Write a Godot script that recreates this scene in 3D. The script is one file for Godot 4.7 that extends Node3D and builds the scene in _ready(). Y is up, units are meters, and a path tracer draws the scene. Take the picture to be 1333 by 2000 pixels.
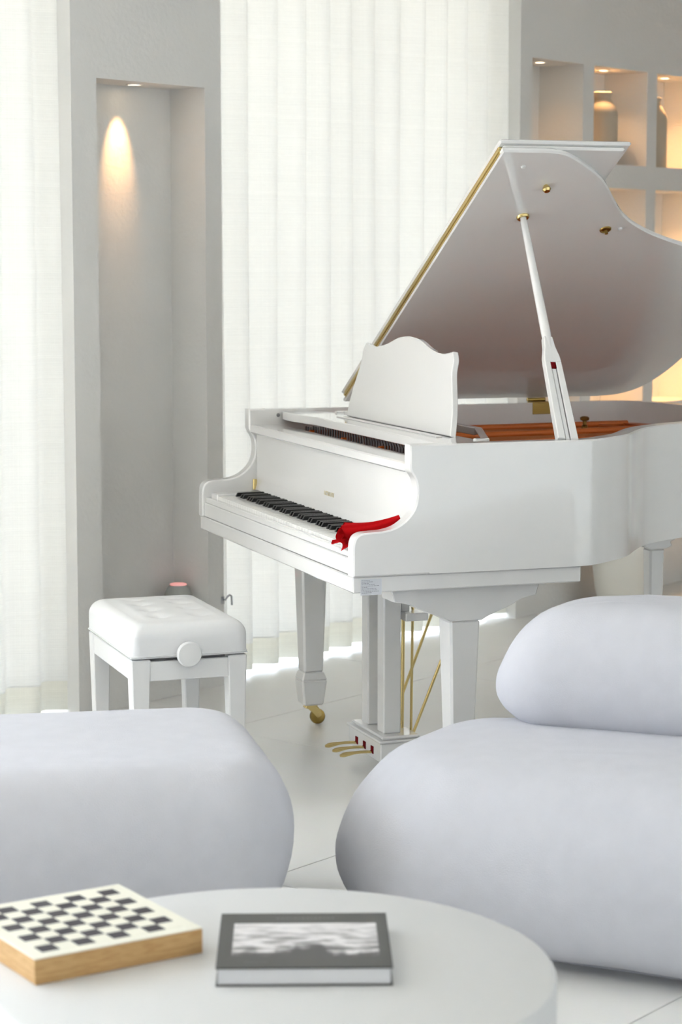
extends Node3D
# A bright lounge: white grand piano with raised lid, bench, rounded sofas, drum coffee table, curtained window wall.

# ---------- measures ----------
const EYE := 1.47
const ROOM_X := -0.388
const ROOM_Z := -7.5319
const ROOM_TURN := 0.8983          # the window wall runs along the room's x, the room lies on +z
const PIANO_TURN := -1.2346
const HALF := 0.7275               # half the width of the piano
const RIM_LOW := 0.673
const RIM_TOP := 1.005
const LID_TILT := 0.527
const LID_Y := 1.020

var room: Transform3D
var piano_at: Transform3D
var mat := {}
var used := {}

# ---------- mesh collector with explicit normals ----------
class Shape:
	var v := PackedVector3Array()
	var n := PackedVector3Array()
	var t := PackedVector2Array()
	func tri(a: Vector3, b: Vector3, c: Vector3, na: Vector3, nb: Vector3, nc: Vector3, ta := Vector2.ZERO, tb := Vector2.ZERO, tc := Vector2.ZERO) -> void:
		var g := (b - a).cross(c - a)
		if g.length_squared() < 1e-18:
			return
		if g.dot(na + nb + nc) > 0.0:
			v.append_array([a, c, b]); n.append_array([na, nc, nb]); t.append_array([ta, tc, tb])
		else:
			v.append_array([a, b, c]); n.append_array([na, nb, nc]); t.append_array([ta, tb, tc])
	func flat(a: Vector3, b: Vector3, c: Vector3, out: Vector3) -> void:
		var g := (b - a).cross(c - a).normalized()
		if g.dot(out) < 0.0: g = -g
		tri(a, b, c, g, g, g)
	func quad(a: Vector3, b: Vector3, c: Vector3, d: Vector3, out: Vector3) -> void:
		flat(a, b, c, out); flat(a, c, d, out)
	func squad(p: Array, q: Array, uv := []) -> void:   # four points, four normals
		if uv.is_empty():
			tri(p[0], p[1], p[2], q[0], q[1], q[2]); tri(p[0], p[2], p[3], q[0], q[2], q[3])
		else:
			tri(p[0], p[1], p[2], q[0], q[1], q[2], uv[0], uv[1], uv[2]); tri(p[0], p[2], p[3], q[0], q[2], q[3], uv[0], uv[2], uv[3])
	func uvquad(a: Vector3, b: Vector3, c: Vector3, d: Vector3, out: Vector3) -> void:   # a top left, b top right, c bottom right, d bottom left
		squad([a, b, c, d], [out, out, out, out], [Vector2(0, 0), Vector2(1, 0), Vector2(1, 1), Vector2(0, 1)])
	func box(lo: Vector3, hi: Vector3, e := 0.003, xf := Transform3D()) -> void:
		e = minf(e, minf(hi.x - lo.x, minf(hi.y - lo.y, hi.z - lo.z)) * 0.45)
		var c := (lo + hi) / 2.0
		var h := (hi - lo) / 2.0
		hexa(func(sx, sy, sz): return c + Vector3(sx * h.x, sy * h.y, sz * h.z), e, xf)
	func taper(y0: float, y1: float, bot: Vector2, top: Vector2, e := 0.003, xf := Transform3D()) -> void:   # half sizes in x and z
		hexa(func(sx, sy, sz): return Vector3(sx * (top.x if sy > 0 else bot.x), y1 if sy > 0 else y0, sz * (top.y if sy > 0 else bot.y)), e, xf)
	func hexa(corner: Callable, e: float, xf := Transform3D()) -> void:
		# a six-sided block with chamfered edges; each corner becomes three points
		var p := {}
		var mid := Vector3.ZERO
		for sx in [-1, 1]:
			for sy in [-1, 1]:
				for sz in [-1, 1]:
					var k := Vector3(sx, sy, sz)
					var o: Vector3 = corner.call(sx, sy, sz)
					var dx: Vector3 = (corner.call(-sx, sy, sz) - o).normalized() * e
					var dy: Vector3 = (corner.call(sx, -sy, sz) - o).normalized() * e
					var dz: Vector3 = (corner.call(sx, sy, -sz) - o).normalized() * e
					p[[k, 0]] = xf * (o + dy + dz)
					p[[k, 1]] = xf * (o + dx + dz)
					p[[k, 2]] = xf * (o + dx + dy)
					mid += xf * o / 8.0
		var put := func(a, b, c, d):
			quad(a, b, c, d, (a + b + c + d) / 4.0 - mid)
		for s in [-1, 1]:
			put.call(p[[Vector3(s, -1, -1), 0]], p[[Vector3(s, 1, -1), 0]], p[[Vector3(s, 1, 1), 0]], p[[Vector3(s, -1, 1), 0]])
			put.call(p[[Vector3(-1, s, -1), 1]], p[[Vector3(1, s, -1), 1]], p[[Vector3(1, s, 1), 1]], p[[Vector3(-1, s, 1), 1]])
			put.call(p[[Vector3(-1, -1, s), 2]], p[[Vector3(1, -1, s), 2]], p[[Vector3(1, 1, s), 2]], p[[Vector3(-1, 1, s), 2]])
			for q in [-1, 1]:
				put.call(p[[Vector3(s, q, -1), 0]], p[[Vector3(s, q, 1), 0]], p[[Vector3(s, q, 1), 1]], p[[Vector3(s, q, -1), 1]])
				put.call(p[[Vector3(s, -1, q), 0]], p[[Vector3(s, 1, q), 0]], p[[Vector3(s, 1, q), 2]], p[[Vector3(s, -1, q), 2]])
				put.call(p[[Vector3(-1, s, q), 1]], p[[Vector3(1, s, q), 1]], p[[Vector3(1, s, q), 2]], p[[Vector3(-1, s, q), 2]])
				for r in [-1, 1]:
					var k := Vector3(s, q, r)
					flat(p[[k, 0]], p[[k, 1]], p[[k, 2]], p[[k, 0]] - mid)
	static func edge_normals(poly: PackedVector2Array, closed := true) -> Array:
		# for each edge the normals at its two ends, smoothed where the outline bends gently
		var m := poly.size()
		var area := 0.0
		for i in m:
			area += poly[i].cross(poly[(i + 1) % m])
		var s := 1.0 if area > 0.0 else -1.0
		var en := []
		for i in m:
			var d := (poly[(i + 1) % m] - poly[i]).normalized()
			en.append(Vector2(d.y, -d.x) * s)
		var out := []
		for i in m:
			var a: Vector2 = en[i]
			var before: Vector2 = en[(i - 1 + m) % m]
			var after: Vector2 = en[(i + 1) % m]
			out.append([(a + before).normalized() if a.dot(before) > 0.80 else a, (a + after).normalized() if a.dot(after) > 0.80 else a])
		return out
	static func inset(poly: PackedVector2Array, by: float) -> PackedVector2Array:
		var m := poly.size()
		var area := 0.0
		for i in m:
			area += poly[i].cross(poly[(i + 1) % m])
		var s := 1.0 if area > 0.0 else -1.0
		var out := PackedVector2Array()
		for i in m:
			var d0 := (poly[i] - poly[(i - 1 + m) % m]).normalized()
			var d1 := (poly[(i + 1) % m] - poly[i]).normalized()
			var n0 := Vector2(-d0.y, d0.x) * s
			var n1 := Vector2(-d1.y, d1.x) * s
			var k := (n0 + n1).normalized()
			out.append(poly[i] + k * (by / maxf(0.5, k.dot(n0))))
		return out
	func prism(poly: PackedVector2Array, lo: float, hi: float, map: Callable, e := 0.003) -> void:
		# outline swept from lo to hi; map(point, height) gives the place; ends are chamfered by e
		var inner := Shape.inset(poly, e) if e > 0.0 else poly
		var en := Shape.edge_normals(poly)
		var m := poly.size()
		var o: Vector3 = map.call(Vector2.ZERO, 0.0)
		var ax: Vector3 = map.call(Vector2(1, 0), 0.0) - o
		var ay: Vector3 = map.call(Vector2(0, 1), 0.0) - o
		var az: Vector3 = map.call(Vector2.ZERO, 1.0) - o
		for i in m:
			var j := (i + 1) % m
			var na: Vector3 = (ax * en[i][0].x + ay * en[i][0].y).normalized()
			var nb: Vector3 = (ax * en[i][1].x + ay * en[i][1].y).normalized()
			squad([map.call(poly[i], lo + e), map.call(poly[j], lo + e), map.call(poly[j], hi - e), map.call(poly[i], hi - e)], [na, nb, nb, na])
			if e > 0.0:
				for s in [[hi - e, hi, 1.0], [lo + e, lo, -1.0]]:
					var ca: Vector3 = (na + az * s[2]).normalized()
					var cb: Vector3 = (nb + az * s[2]).normalized()
					squad([map.call(poly[i], s[0]), map.call(poly[j], s[0]), map.call(inner[j], s[1]), map.call(inner[i], s[1])], [ca, cb, cb, ca])
		var idx := Geometry2D.triangulate_polygon(inner)
		for k in range(0, idx.size(), 3):
			flat(map.call(inner[idx[k]], hi), map.call(inner[idx[k + 1]], hi), map.call(inner[idx[k + 2]], hi), az)
			flat(map.call(inner[idx[k]], lo), map.call(inner[idx[k + 1]], lo), map.call(inner[idx[k + 2]], lo), -az)
	func lathe(profile: Array, seg := 32, xf := Transform3D()) -> void:
		# profile of (radius, height) from bottom to top round the y axis
		var nr := []
		for i in profile.size() - 1:
			var d: Vector2 = (profile[i + 1] - profile[i]).normalized()
			nr.append(Vector2(d.y, -d.x))
		for i in profile.size() - 1:
			var a: Vector2 = nr[i]
			if i > 0 and nr[i - 1].dot(nr[i]) > 0.75: a = (nr[i] + nr[i - 1]).normalized()
			var b: Vector2 = nr[i]
			if i < nr.size() - 1 and nr[i + 1].dot(nr[i]) > 0.75: b = (nr[i] + nr[i + 1]).normalized()
			for k in seg:
				var c0 := Vector2.from_angle(TAU * k / seg)
				var c1 := Vector2.from_angle(TAU * (k + 1) / seg)
				var at := func(p: Vector2, c: Vector2): return xf * Vector3(p.x * c.x, p.y, p.x * c.y)
				var nm := func(p: Vector2, c: Vector2): return (xf.basis * Vector3(p.x * c.x, p.y, p.x * c.y)).normalized()
				squad([at.call(profile[i], c0), at.call(profile[i], c1), at.call(profile[i + 1], c1), at.call(profile[i + 1], c0)], [nm.call(a, c0), nm.call(a, c1), nm.call(b, c1), nm.call(b, c0)])
	func tube(path: Array, radius, seg := 10) -> void:
		var m := path.size()
		var rings := []
		var up := Vector3.UP
		for i in m:
			var d: Vector3 = (path[mini(i + 1, m - 1)] - path[maxi(i - 1, 0)]).normalized()
			if absf(d.dot(up)) > 0.95: up = Vector3.RIGHT if absf(d.x) < 0.9 else Vector3.BACK
			var a := d.cross(up).normalized()
			var b := a.cross(d).normalized()
			up = b
			var r: float = radius[i] if radius is Array else radius
			var ring := []
			for k in seg + 1:
				var w := Vector2.from_angle(TAU * k / seg)
				var nn := a * w.x + b * w.y
				ring.append([path[i] + nn * r, nn])
			rings.append(ring)
		for i in m - 1:
			for k in seg:
				squad([rings[i][k][0], rings[i][k + 1][0], rings[i + 1][k + 1][0], rings[i + 1][k][0]], [rings[i][k][1], rings[i][k + 1][1], rings[i + 1][k + 1][1], rings[i + 1][k][1]])
		for s in [[0, 1], [m - 1, m - 2]]:
			var out: Vector3 = (path[s[0]] - path[s[1]]).normalized()
			for k in seg:
				flat(path[s[0]], rings[s[0]][k][0], rings[s[0]][k + 1][0], out)
	func grid(cols: int, rows: int, at: Callable, uv = null, wrap := false) -> void:
		# a smooth sheet; at(i, j) gives the place
		var p := []
		for j in rows + 1:
			var line := PackedVector3Array()
			for i in cols + 1:
				line.append(at.call(i, j))
			p.append(line)
		var q := []
		for j in rows + 1:
			var line := PackedVector3Array()
			for i in cols + 1:
				var i0 := maxi(i - 1, 0)
				var i1 := mini(i + 1, cols)
				if wrap:
					i0 = (i - 1 + cols) % cols
					i1 = (i + 1) % cols
				var du: Vector3 = p[j][i1] - p[j][i0]
				var dv: Vector3 = p[mini(j + 1, rows)][i] - p[maxi(j - 1, 0)][i]
				line.append(du.cross(dv).normalized())
			q.append(line)
		for j in rows:
			for i in cols:
				var t4 := []
				if uv != null:
					t4 = [uv.call(i, j), uv.call(i + 1, j), uv.call(i + 1, j + 1), uv.call(i, j + 1)]
				squad([p[j][i], p[j][i + 1], p[j + 1][i + 1], p[j + 1][i]], [q[j][i], q[j][i + 1], q[j + 1][i + 1], q[j + 1][i]], t4)
	func done() -> ArrayMesh:
		var a := []
		a.resize(Mesh.ARRAY_MAX)
		a[Mesh.ARRAY_VERTEX] = v
		a[Mesh.ARRAY_NORMAL] = n
		a[Mesh.ARRAY_TEX_UV] = t
		var m := ArrayMesh.new()
		m.add_surface_from_arrays(Mesh.PRIMITIVE_TRIANGLES, a)
		return m

# ---------- naming and tagging ----------
func numbered(called: String) -> String:
	var k: int = used.get(called, 0)
	used[called] = k + 1
	return called if k == 0 else "%s_%03d" % [called, k]

func thing(called: String, label: String, category: String, at := Transform3D(), group := "") -> Node3D:
	var o := Node3D.new()
	o.name = numbered(called)
	add_child(o)
	o.transform = at
	o.set_meta("label", label)
	o.set_meta("category", category)
	if group: o.set_meta("group", group)
	return o

func part(called: String, s, m: Material, parent: Node, label := "", at := Transform3D()) -> MeshInstance3D:
	var o := MeshInstance3D.new()
	o.name = called
	o.mesh = s.done() if s is Shape else s
	o.material_override = m
	o.transform = at
	parent.add_child(o, true)
	if label: o.set_meta("label", label)
	return o

func setting(called: String, s, m: Material, at := Transform3D()) -> MeshInstance3D:
	var o := part(called, s, m, self, "", at)
	o.set_meta("kind", "structure")
	return o

func shape() -> Shape:
	return Shape.new()

# ---------- materials ----------
func matte(r: float, g: float, b: float, rough := 0.9, spec := 0.5) -> StandardMaterial3D:
	var m := StandardMaterial3D.new()
	m.albedo_color = Color(r, g, b)
	m.roughness = rough
	m.metallic_specular = spec
	return m

func noise_tex(freq: float, size := 512, kind := FastNoiseLite.TYPE_SIMPLEX_SMOOTH, octaves := 4, seed_ := 1) -> NoiseTexture2D:
	var f := FastNoiseLite.new()
	f.noise_type = kind
	f.frequency = freq
	f.fractal_octaves = octaves
	f.seed = seed_
	var t := NoiseTexture2D.new()
	t.width = size
	t.height = size
	t.seamless = true
	t.noise = f
	return t

func ramp(t: NoiseTexture2D, a: Color, b: Color) -> NoiseTexture2D:
	var g := Gradient.new()
	g.set_color(0, a)
	g.set_color(1, b)
	t.color_ramp = g
	return t

func weave_image() -> Image:
	# linen: horizontal and vertical slubs
	var rng := RandomNumberGenerator.new()
	rng.seed = 7
	var n := 512
	var im := Image.create(n, n, false, Image.FORMAT_RGB8)
	var rowv := PackedFloat32Array()
	var colv := PackedFloat32Array()
	for i in n:
		rowv.append(rng.randfn(0.0, 1.0))
		colv.append(rng.randfn(0.0, 1.0))
	var f := FastNoiseLite.new()
	f.seed = 3
	f.frequency = 0.02
	for y in n:
		for x in n:
			var a: float = rowv[y] * (0.5 + f.get_noise_2d(x * 0.6, y * 9.0)) * 0.018
			var b: float = colv[x] * (0.5 + f.get_noise_2d(x * 9.0, y * 0.6 + 400.0)) * 0.012
			var k := clampf(0.955 + a + b, 0.0, 1.0)
			im.set_pixel(x, y, Color(k, k * 0.998, k * 0.982))
	return im

func wood_image(light: Color, dark: Color, rings: float, seed_: int) -> Image:
	var n := 256
	var im := Image.create(n, n, false, Image.FORMAT_RGB8)
	var f := FastNoiseLite.new()
	f.seed = seed_
	f.frequency = 0.012
	for y in n:
		for x in n:
			var w := f.get_noise_2d(x * 0.35, y * 2.0) * 3.0
			var k := 0.5 + 0.5 * sin(y * rings + w * 4.0) * 0.6 + f.get_noise_2d(x * 1.5, y * 14.0) * 0.35
			im.set_pixel(x, y, light.lerp(dark, clampf(k, 0.0, 1.0)))
	return im

func make_materials() -> void:
	var lac := matte(0.93, 0.925, 0.917, 0.10)
	lac.clearcoat_enabled = true
	lac.clearcoat = 0.8
	lac.clearcoat_roughness = 0.03
	mat.lacquer = lac
	mat.white_paint = matte(0.92, 0.918, 0.912, 0.35)
	mat.white_key = matte(0.95, 0.945, 0.93, 0.12)
	mat.black_key = matte(0.075, 0.078, 0.08, 0.32)
	var brass := matte(0.86, 0.77, 0.53, 0.22)
	brass.metallic = 1.0
	mat.brass = brass
	var old := matte(0.64, 0.54, 0.31, 0.3)
	old.metallic = 1.0
	mat.dull_brass = old
	var chrome := matte(0.75, 0.76, 0.78, 0.18)
	chrome.metallic = 1.0
	mat.chrome = chrome
	mat.gold_ink = matte(0.78, 0.73, 0.58, 0.35)
	mat.red_felt = matte(0.72, 0.05, 0.07, 1.0, 0.2)
	mat.red_felt.rim_enabled = true
	mat.red_felt.rim = 0.35
	mat.red_felt.rim_tint = 0.8
	mat.dark_red = matte(0.42, 0.05, 0.07, 1.0, 0.2)
	var wall := matte(0.945, 0.938, 0.922, 0.95, 0.3)
	wall.heightmap_enabled = true
	wall.heightmap_texture = noise_tex(0.05, 512, FastNoiseLite.TYPE_SIMPLEX, 4, 5)
	wall.heightmap_scale = 0.06
	wall.uv1_triplanar = true
	wall.uv1_scale = Vector3(1.4, 1.4, 1.4)
	mat.wall = wall
	mat.ceiling = matte(0.955, 0.955, 0.95, 0.95, 0.3)
	var tile := matte(1, 1, 1, 0.34)
	tile.albedo_texture = ramp(noise_tex(0.006, 512, FastNoiseLite.TYPE_SIMPLEX_SMOOTH, 5, 11), Color(0.915, 0.91, 0.895), Color(0.935, 0.93, 0.918))
	tile.uv1_triplanar = true
	tile.uv1_world_triplanar = true
	tile.uv1_scale = Vector3(0.5, 0.5, 0.5)
	mat.tile = tile
	mat.grout = matte(0.60, 0.58, 0.54, 1.0, 0.2)
	var linen := matte(1, 1, 1, 1.0, 0.15)
	linen.albedo_texture = ImageTexture.create_from_image(weave_image())
	linen.backlight_enabled = true
	linen.backlight = Color(0.46, 0.46, 0.46)
	linen.cull_mode = BaseMaterial3D.CULL_DISABLED
	mat.linen = linen
	var voile: StandardMaterial3D = linen.duplicate()
	voile.backlight = Color(0.72, 0.72, 0.72)
	mat.voile = voile
	var hem: StandardMaterial3D = linen.duplicate()
	hem.albedo_color = Color(0.985, 0.98, 0.955)
	hem.backlight = Color(0.44, 0.435, 0.42)
	mat.hem = hem
	var sofa := matte(0.808, 0.808, 0.832, 1.0, 0.25)
	sofa.albedo_texture = ramp(noise_tex(0.012, 512, FastNoiseLite.TYPE_SIMPLEX_SMOOTH, 5, 21), Color(0.975, 0.975, 0.975), Color(1, 1, 1))
	sofa.heightmap_enabled = true
	sofa.heightmap_texture = noise_tex(0.25, 512, FastNoiseLite.TYPE_SIMPLEX, 3, 22)
	sofa.heightmap_scale = 0.05
	sofa.uv1_triplanar = true
	sofa.uv1_scale = Vector3(2.2, 2.2, 2.2)
	sofa.rim_enabled = true
	sofa.rim = 0.4
	sofa.rim_tint = 0.5
	mat.sofa = sofa
	mat.plinth = matte(0.80, 0.80, 0.82, 0.9)
	mat.table = matte(0.835, 0.835, 0.832, 0.42)
	mat.vinyl = matte(0.925, 0.925, 0.925, 0.42)
	mat.vase = matte(0.80, 0.75, 0.67, 0.75)
	mat.pot = matte(0.945, 0.94, 0.91, 0.7)
	mat.speaker = matte(0.70, 0.71, 0.69, 0.9)
	var glass := StandardMaterial3D.new()
	glass.transparency = BaseMaterial3D.TRANSPARENCY_ALPHA
	glass.albedo_color = Color(1, 1, 1, 0.03)
	glass.roughness = 0.0
	mat.glass = glass
	mat.frame = matte(0.80, 0.80, 0.80, 0.4)
	mat.terrace = matte(0.86, 0.85, 0.82, 0.9)
	var plate := matte(0.80, 0.41, 0.15, 0.38)
	plate.metallic = 0.1
	mat.plate = plate
	var board := matte(1, 1, 1, 0.4)
	board.albedo_texture = ImageTexture.create_from_image(wood_image(Color(0.84, 0.49, 0.21), Color(0.74, 0.39, 0.14), 0.35, 4))
	board.uv1_triplanar = true
	board.uv1_scale = Vector3(3, 3, 3)
	mat.soundboard = board
	mat.copper = matte(0.72, 0.45, 0.28, 0.4)
	mat.copper.metallic = 0.6
	mat.steel = matte(0.55, 0.55, 0.56, 0.35)
	mat.steel.metallic = 1.0
	var pine := matte(1, 1, 1, 0.6)
	pine.albedo_texture = ImageTexture.create_from_image(wood_image(Color(0.84, 0.69, 0.47), Color(0.76, 0.59, 0.37), 0.09, 9))
	pine.uv1_triplanar = true
	pine.uv1_scale = Vector3(5, 5, 5)
	mat.pine = pine
	mat.board_light = matte(0.93, 0.92, 0.86, 0.5)
	mat.board_dark = matte(0.17, 0.145, 0.19, 0.5)
	mat.pages = matte(0.92, 0.92, 0.93, 0.9)
	mat.cover = matte(0.30, 0.30, 0.295, 0.5)

func glow(c: Color, e: float) -> StandardMaterial3D:
	var m := matte(1, 1, 1, 0.5)
	m.emission_enabled = true
	m.emission = c
	m.emission_energy_multiplier = e
	return m

# ---------- the script ----------
func _ready() -> void:
	room = Transform3D(Basis(Vector3.UP, ROOM_TURN), Vector3(ROOM_X, 0, ROOM_Z))
	var across := Vector3(sin(0.3362), 0, cos(0.3362))     # towards the treble side
	var front := Vector3(-cos(0.3362), 0, sin(0.3362))     # towards the player
	piano_at = Transform3D(Basis(Vector3.UP, PIANO_TURN), Vector3(0.0313, 0, -5.4726) - across * HALF)
	stage()
	make_materials()
	build_room()
	build_curtains()
	build_piano()
	build_bench()
	build_sofas()
	build_table()
	build_small_things()

func stage() -> void:
	var cam := Camera3D.new()
	cam.name = "camera"
	cam.position = Vector3(0, EYE, 0)
	cam.rotation.x = -0.1146
	cam.keep_aspect = Camera3D.KEEP_HEIGHT
	var lens := CameraAttributesPhysical.new()
	lens.frustum_focal_length = 51.277
	lens.frustum_focus_distance = 5.75
	lens.exposure_aperture = 3.6
	cam.attributes = lens
	cam.fov = 26.343
	cam.current = true
	add_child(cam)
	var env := Environment.new()
	env.background_mode = Environment.BG_SKY
	var sky := Sky.new()
	var air := ProceduralSkyMaterial.new()
	air.sky_top_color = Color(0.82, 0.90, 1.0)
	air.sky_horizon_color = Color(0.97, 0.985, 1.0)
	air.ground_horizon_color = Color(0.80, 0.80, 0.78)
	air.ground_bottom_color = Color(0.72, 0.71, 0.68)
	air.sun_angle_max = 1.0
	sky.sky_material = air
	env.sky = sky
	env.background_energy_multiplier = 3.0
	env.tonemap_mode = Environment.TONE_MAPPER_LINEAR
	env.tonemap_exposure = 2.35
	env.sdfgi_enabled = true
	env.ssao_enabled = true
	env.ssil_enabled = true
	var we := WorldEnvironment.new()
	we.name = "world_environment"
	we.environment = env
	add_child(we)
	var sun := DirectionalLight3D.new()
	sun.name = "sun"
	sun.light_color = Color(1.0, 0.97, 0.92)
	sun.light_energy = 4.0
	sun.light_angular_distance = 0.6
	sun.shadow_enabled = true
	sun.sky_mode = DirectionalLight3D.SKY_MODE_LIGHT_ONLY
	add_child(sun)
	# from outside the window wall, high, a little from the far end
	var into := room.basis * Vector3(-0.20, -1.75, 1.0)
	sun.look_at_from_position(Vector3(0, 6, -6), Vector3(0, 6, -6) + into, Vector3.UP)

# ---------- the room ----------
const ROOM_S0 := -9.0
const ROOM_S1 := 5.5
const ROOM_DEEP := 7.0
const ROOM_HIGH := 3.0
const WALL_THICK := 0.30

func holed_wall(s0: float, s1: float, y0: float, y1: float, thick: float, holes: Array) -> Shape:
	# a wall slab with square recesses [s0, s1, y0, y1, depth] in its room side
	var sh := shape()
	var cs := [s0, s1]
	var cy := [y0, y1]
	for h in holes:
		for v in [h[0], h[1]]:
			if not cs.has(v): cs.append(v)
		for v in [h[2], h[3]]:
			if not cy.has(v): cy.append(v)
	cs.sort()
	cy.sort()
	for i in cs.size() - 1:
		for j in cy.size() - 1:
			var mx: float = (cs[i] + cs[i + 1]) / 2
			var my: float = (cy[j] + cy[j + 1]) / 2
			var inside := false
			for h in holes:
				if mx > h[0] and mx < h[1] and my > h[2] and my < h[3]: inside = true
			if not inside:
				sh.quad(Vector3(cs[i], cy[j], 0), Vector3(cs[i + 1], cy[j], 0), Vector3(cs[i + 1], cy[j + 1], 0), Vector3(cs[i], cy[j + 1], 0), Vector3.BACK)
	for h in holes:
		var a := Vector3(h[0], h[2], 0)
		var b := Vector3(h[1], h[2], 0)
		var c := Vector3(h[1], h[3], 0)
		var d := Vector3(h[0], h[3], 0)
		var z := Vector3(0, 0, -h[4])
		sh.quad(a + z, b + z, c + z, d + z, Vector3.BACK)
		sh.quad(a, b, b + z, a + z, Vector3.UP)
		sh.quad(d, c, c + z, d + z, Vector3.DOWN)
		sh.quad(a, d, d + z, a + z, Vector3.RIGHT)
		sh.quad(b, c, c + z, b + z, Vector3.LEFT)
	var t := Vector3(0, 0, -thick)
	var p := [Vector3(s0, y0, 0), Vector3(s1, y0, 0), Vector3(s1, y1, 0), Vector3(s0, y1, 0)]
	sh.quad(p[0] + t, p[1] + t, p[2] + t, p[3] + t, Vector3.FORWARD)
	sh.quad(p[0], p[1], p[1] + t, p[0] + t, Vector3.DOWN)
	sh.quad(p[3], p[2], p[2] + t, p[3] + t, Vector3.UP)
	sh.quad(p[0], p[3], p[3] + t, p[0] + t, Vector3.LEFT)
	sh.quad(p[1], p[2], p[2] + t, p[1] + t, Vector3.RIGHT)
	return sh

const NICHE_COLUMNS := [[1.866, 2.25], [2.336, 2.772], [2.856, 3.292], [3.376, 3.812]]
const NICHE_ROWS := [[1.878, 2.284], [1.352, 1.777], [0.836, 1.25]]
const OPENINGS := [[-0.03, 1.78], [-3.4, -0.736], [-7.0, -3.7]]
const HEAD := 2.75

func build_room() -> void:
	# floor: grout bed and large tiles
	var bed := shape()
	bed.box(Vector3(ROOM_S0, -0.2, -WALL_THICK), Vector3(ROOM_S1, -0.004, ROOM_DEEP), 0.001)
	var fl := setting("floor", bed, mat.grout, room)
	var tile := shape()
	tile.box(Vector3(-0.5985, -0.012, -0.5985), Vector3(0.5985, 0, 0.5985), 0.0012)
	var tm := tile.done()
	for i in 13:
		for j in 7:
			var cx := -8.39 + 1.2 * i - 0.0
			var cz := -0.12 + 1.2 * j
			var x0 := maxf(cx - 0.5985, ROOM_S0)
			var x1 := minf(cx + 0.5985, ROOM_S1)
			var z0 := maxf(cz - 0.5985, -WALL_THICK)
			var z1 := minf(cz + 0.5985, ROOM_DEEP)
			if x1 - x0 < 0.02 or z1 - z0 < 0.02: continue
			if x1 - x0 > 1.19 and z1 - z0 > 1.19:
				part("tile", tm, mat.tile, fl, "", Transform3D(Basis(), Vector3(cx, 0, cz)))
			else:
				var cut := shape()
				cut.box(Vector3(x0, -0.012, z0), Vector3(x1, 0, z1), 0.0012)
				part("tile", cut, mat.tile, fl)
	var ce := shape()
	ce.box(Vector3(ROOM_S0 - 0.3, ROOM_HIGH, -WALL_THICK), Vector3(ROOM_S1 + 0.3, ROOM_HIGH + 0.25, ROOM_DEEP + 0.3), 0.0)
	setting("ceiling", ce, mat.ceiling, room)
	# the window wall, in solid stretches between the openings
	var wl := Node3D.new()
	wl.name = "wall_left"
	wl.transform = room
	wl.set_meta("kind", "structure")
	add_child(wl)
	niche_panels(wl, -0.736, -0.03, [[-0.623, -0.111]], [[0.25, 2.044]], 0.16)
	niche_panels(wl, 1.78, ROOM_S1, NICHE_COLUMNS, NICHE_ROWS, 0.22)
	for r in [[-3.7, -3.4], [ROOM_S0, -7.0]]:
		part("pillar", holed_wall(r[0], r[1], 0, ROOM_HIGH, WALL_THICK, []), mat.wall, wl)
	for o in OPENINGS:
		part("lintel", holed_wall(o[0], o[1], HEAD, ROOM_HIGH, WALL_THICK, []), mat.wall, wl)
	# windows: frame and panes at the outer face of the wall
	var n := 0
	for o in OPENINGS:
		n += 1
		window("window_%d" % n, room, o[0], o[1])
	# the other walls
	for a in [["wall_back", Vector3(ROOM_S1, 0, -WALL_THICK), Vector3(ROOM_S1 + 0.3, ROOM_HIGH, ROOM_DEEP + 0.3)]]:
		var b := shape()
		b.box(a[1], a[2], 0.0)
		setting(a[0], b, mat.wall, room)
	# the end wall behind the camera and the long wall opposite are partly glass
	n = glazed_wall("wall_front", Transform3D(Basis(Vector3.UP, PI / 2), Vector3(ROOM_S0, 0, 0)), [[-ROOM_DEEP - 0.3, WALL_THICK]], n)
	n = glazed_wall("wall_right", Transform3D(Basis(Vector3.UP, PI), Vector3(0, 0, ROOM_DEEP)), [[-ROOM_S1, -2.5], [4.5, -ROOM_S0]], n)
	# outside: a pale terrace and the roof that projects over it
	var te := shape()
	te.box(Vector3(-16, -0.25, -12), Vector3(12, -0.03, -WALL_THICK - 0.001), 0.0)
	te.box(Vector3(-20, -0.25, -WALL_THICK), Vector3(ROOM_S0 - 0.301, -0.03, 16), 0.0)
	te.box(Vector3(ROOM_S0 - 0.3, -0.25, ROOM_DEEP + 0.301), Vector3(12, -0.03, 16), 0.0)
	setting("terrace", te, mat.terrace, room)
	var ov := shape()
	ov.box(Vector3(-10, ROOM_HIGH - 0.05, -WALL_THICK - 1.60), Vector3(6, ROOM_HIGH + 0.2, -WALL_THICK - 0.001), 0.0)
	setting("roof_overhang", ov, mat.ceiling, room)

func niche_panels(wl: Node3D, s0: float, s1: float, columns: Array, rows: Array, deep: float) -> void:
	# a stretch of wall with a grid of recesses: back panel, uprights and shelves
	var put := func(called: String, a: float, b: float, y0: float, y1: float, z0: float, z1: float) -> void:
		var sh := shape()
		sh.box(Vector3(a, y0, z0), Vector3(b, y1, z1), 0.0)
		part(called, sh, mat.wall, wl)
	put.call("back_panel", s0, s1, 0.0, ROOM_HIGH, -WALL_THICK, -deep)
	var at := s0
	for c in columns:
		put.call("upright", at, c[0], 0.0, ROOM_HIGH, -deep, 0.0)
		at = c[1]
		var top := ROOM_HIGH
		for r in rows:      # from the top row down
			put.call("shelf", c[0], c[1], r[1], top, -deep, 0.0)
			top = r[0]
		put.call("shelf", c[0], c[1], 0.0, top, -deep, 0.0)
	put.call("upright", at, s1, 0.0, ROOM_HIGH, -deep, 0.0)

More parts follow.
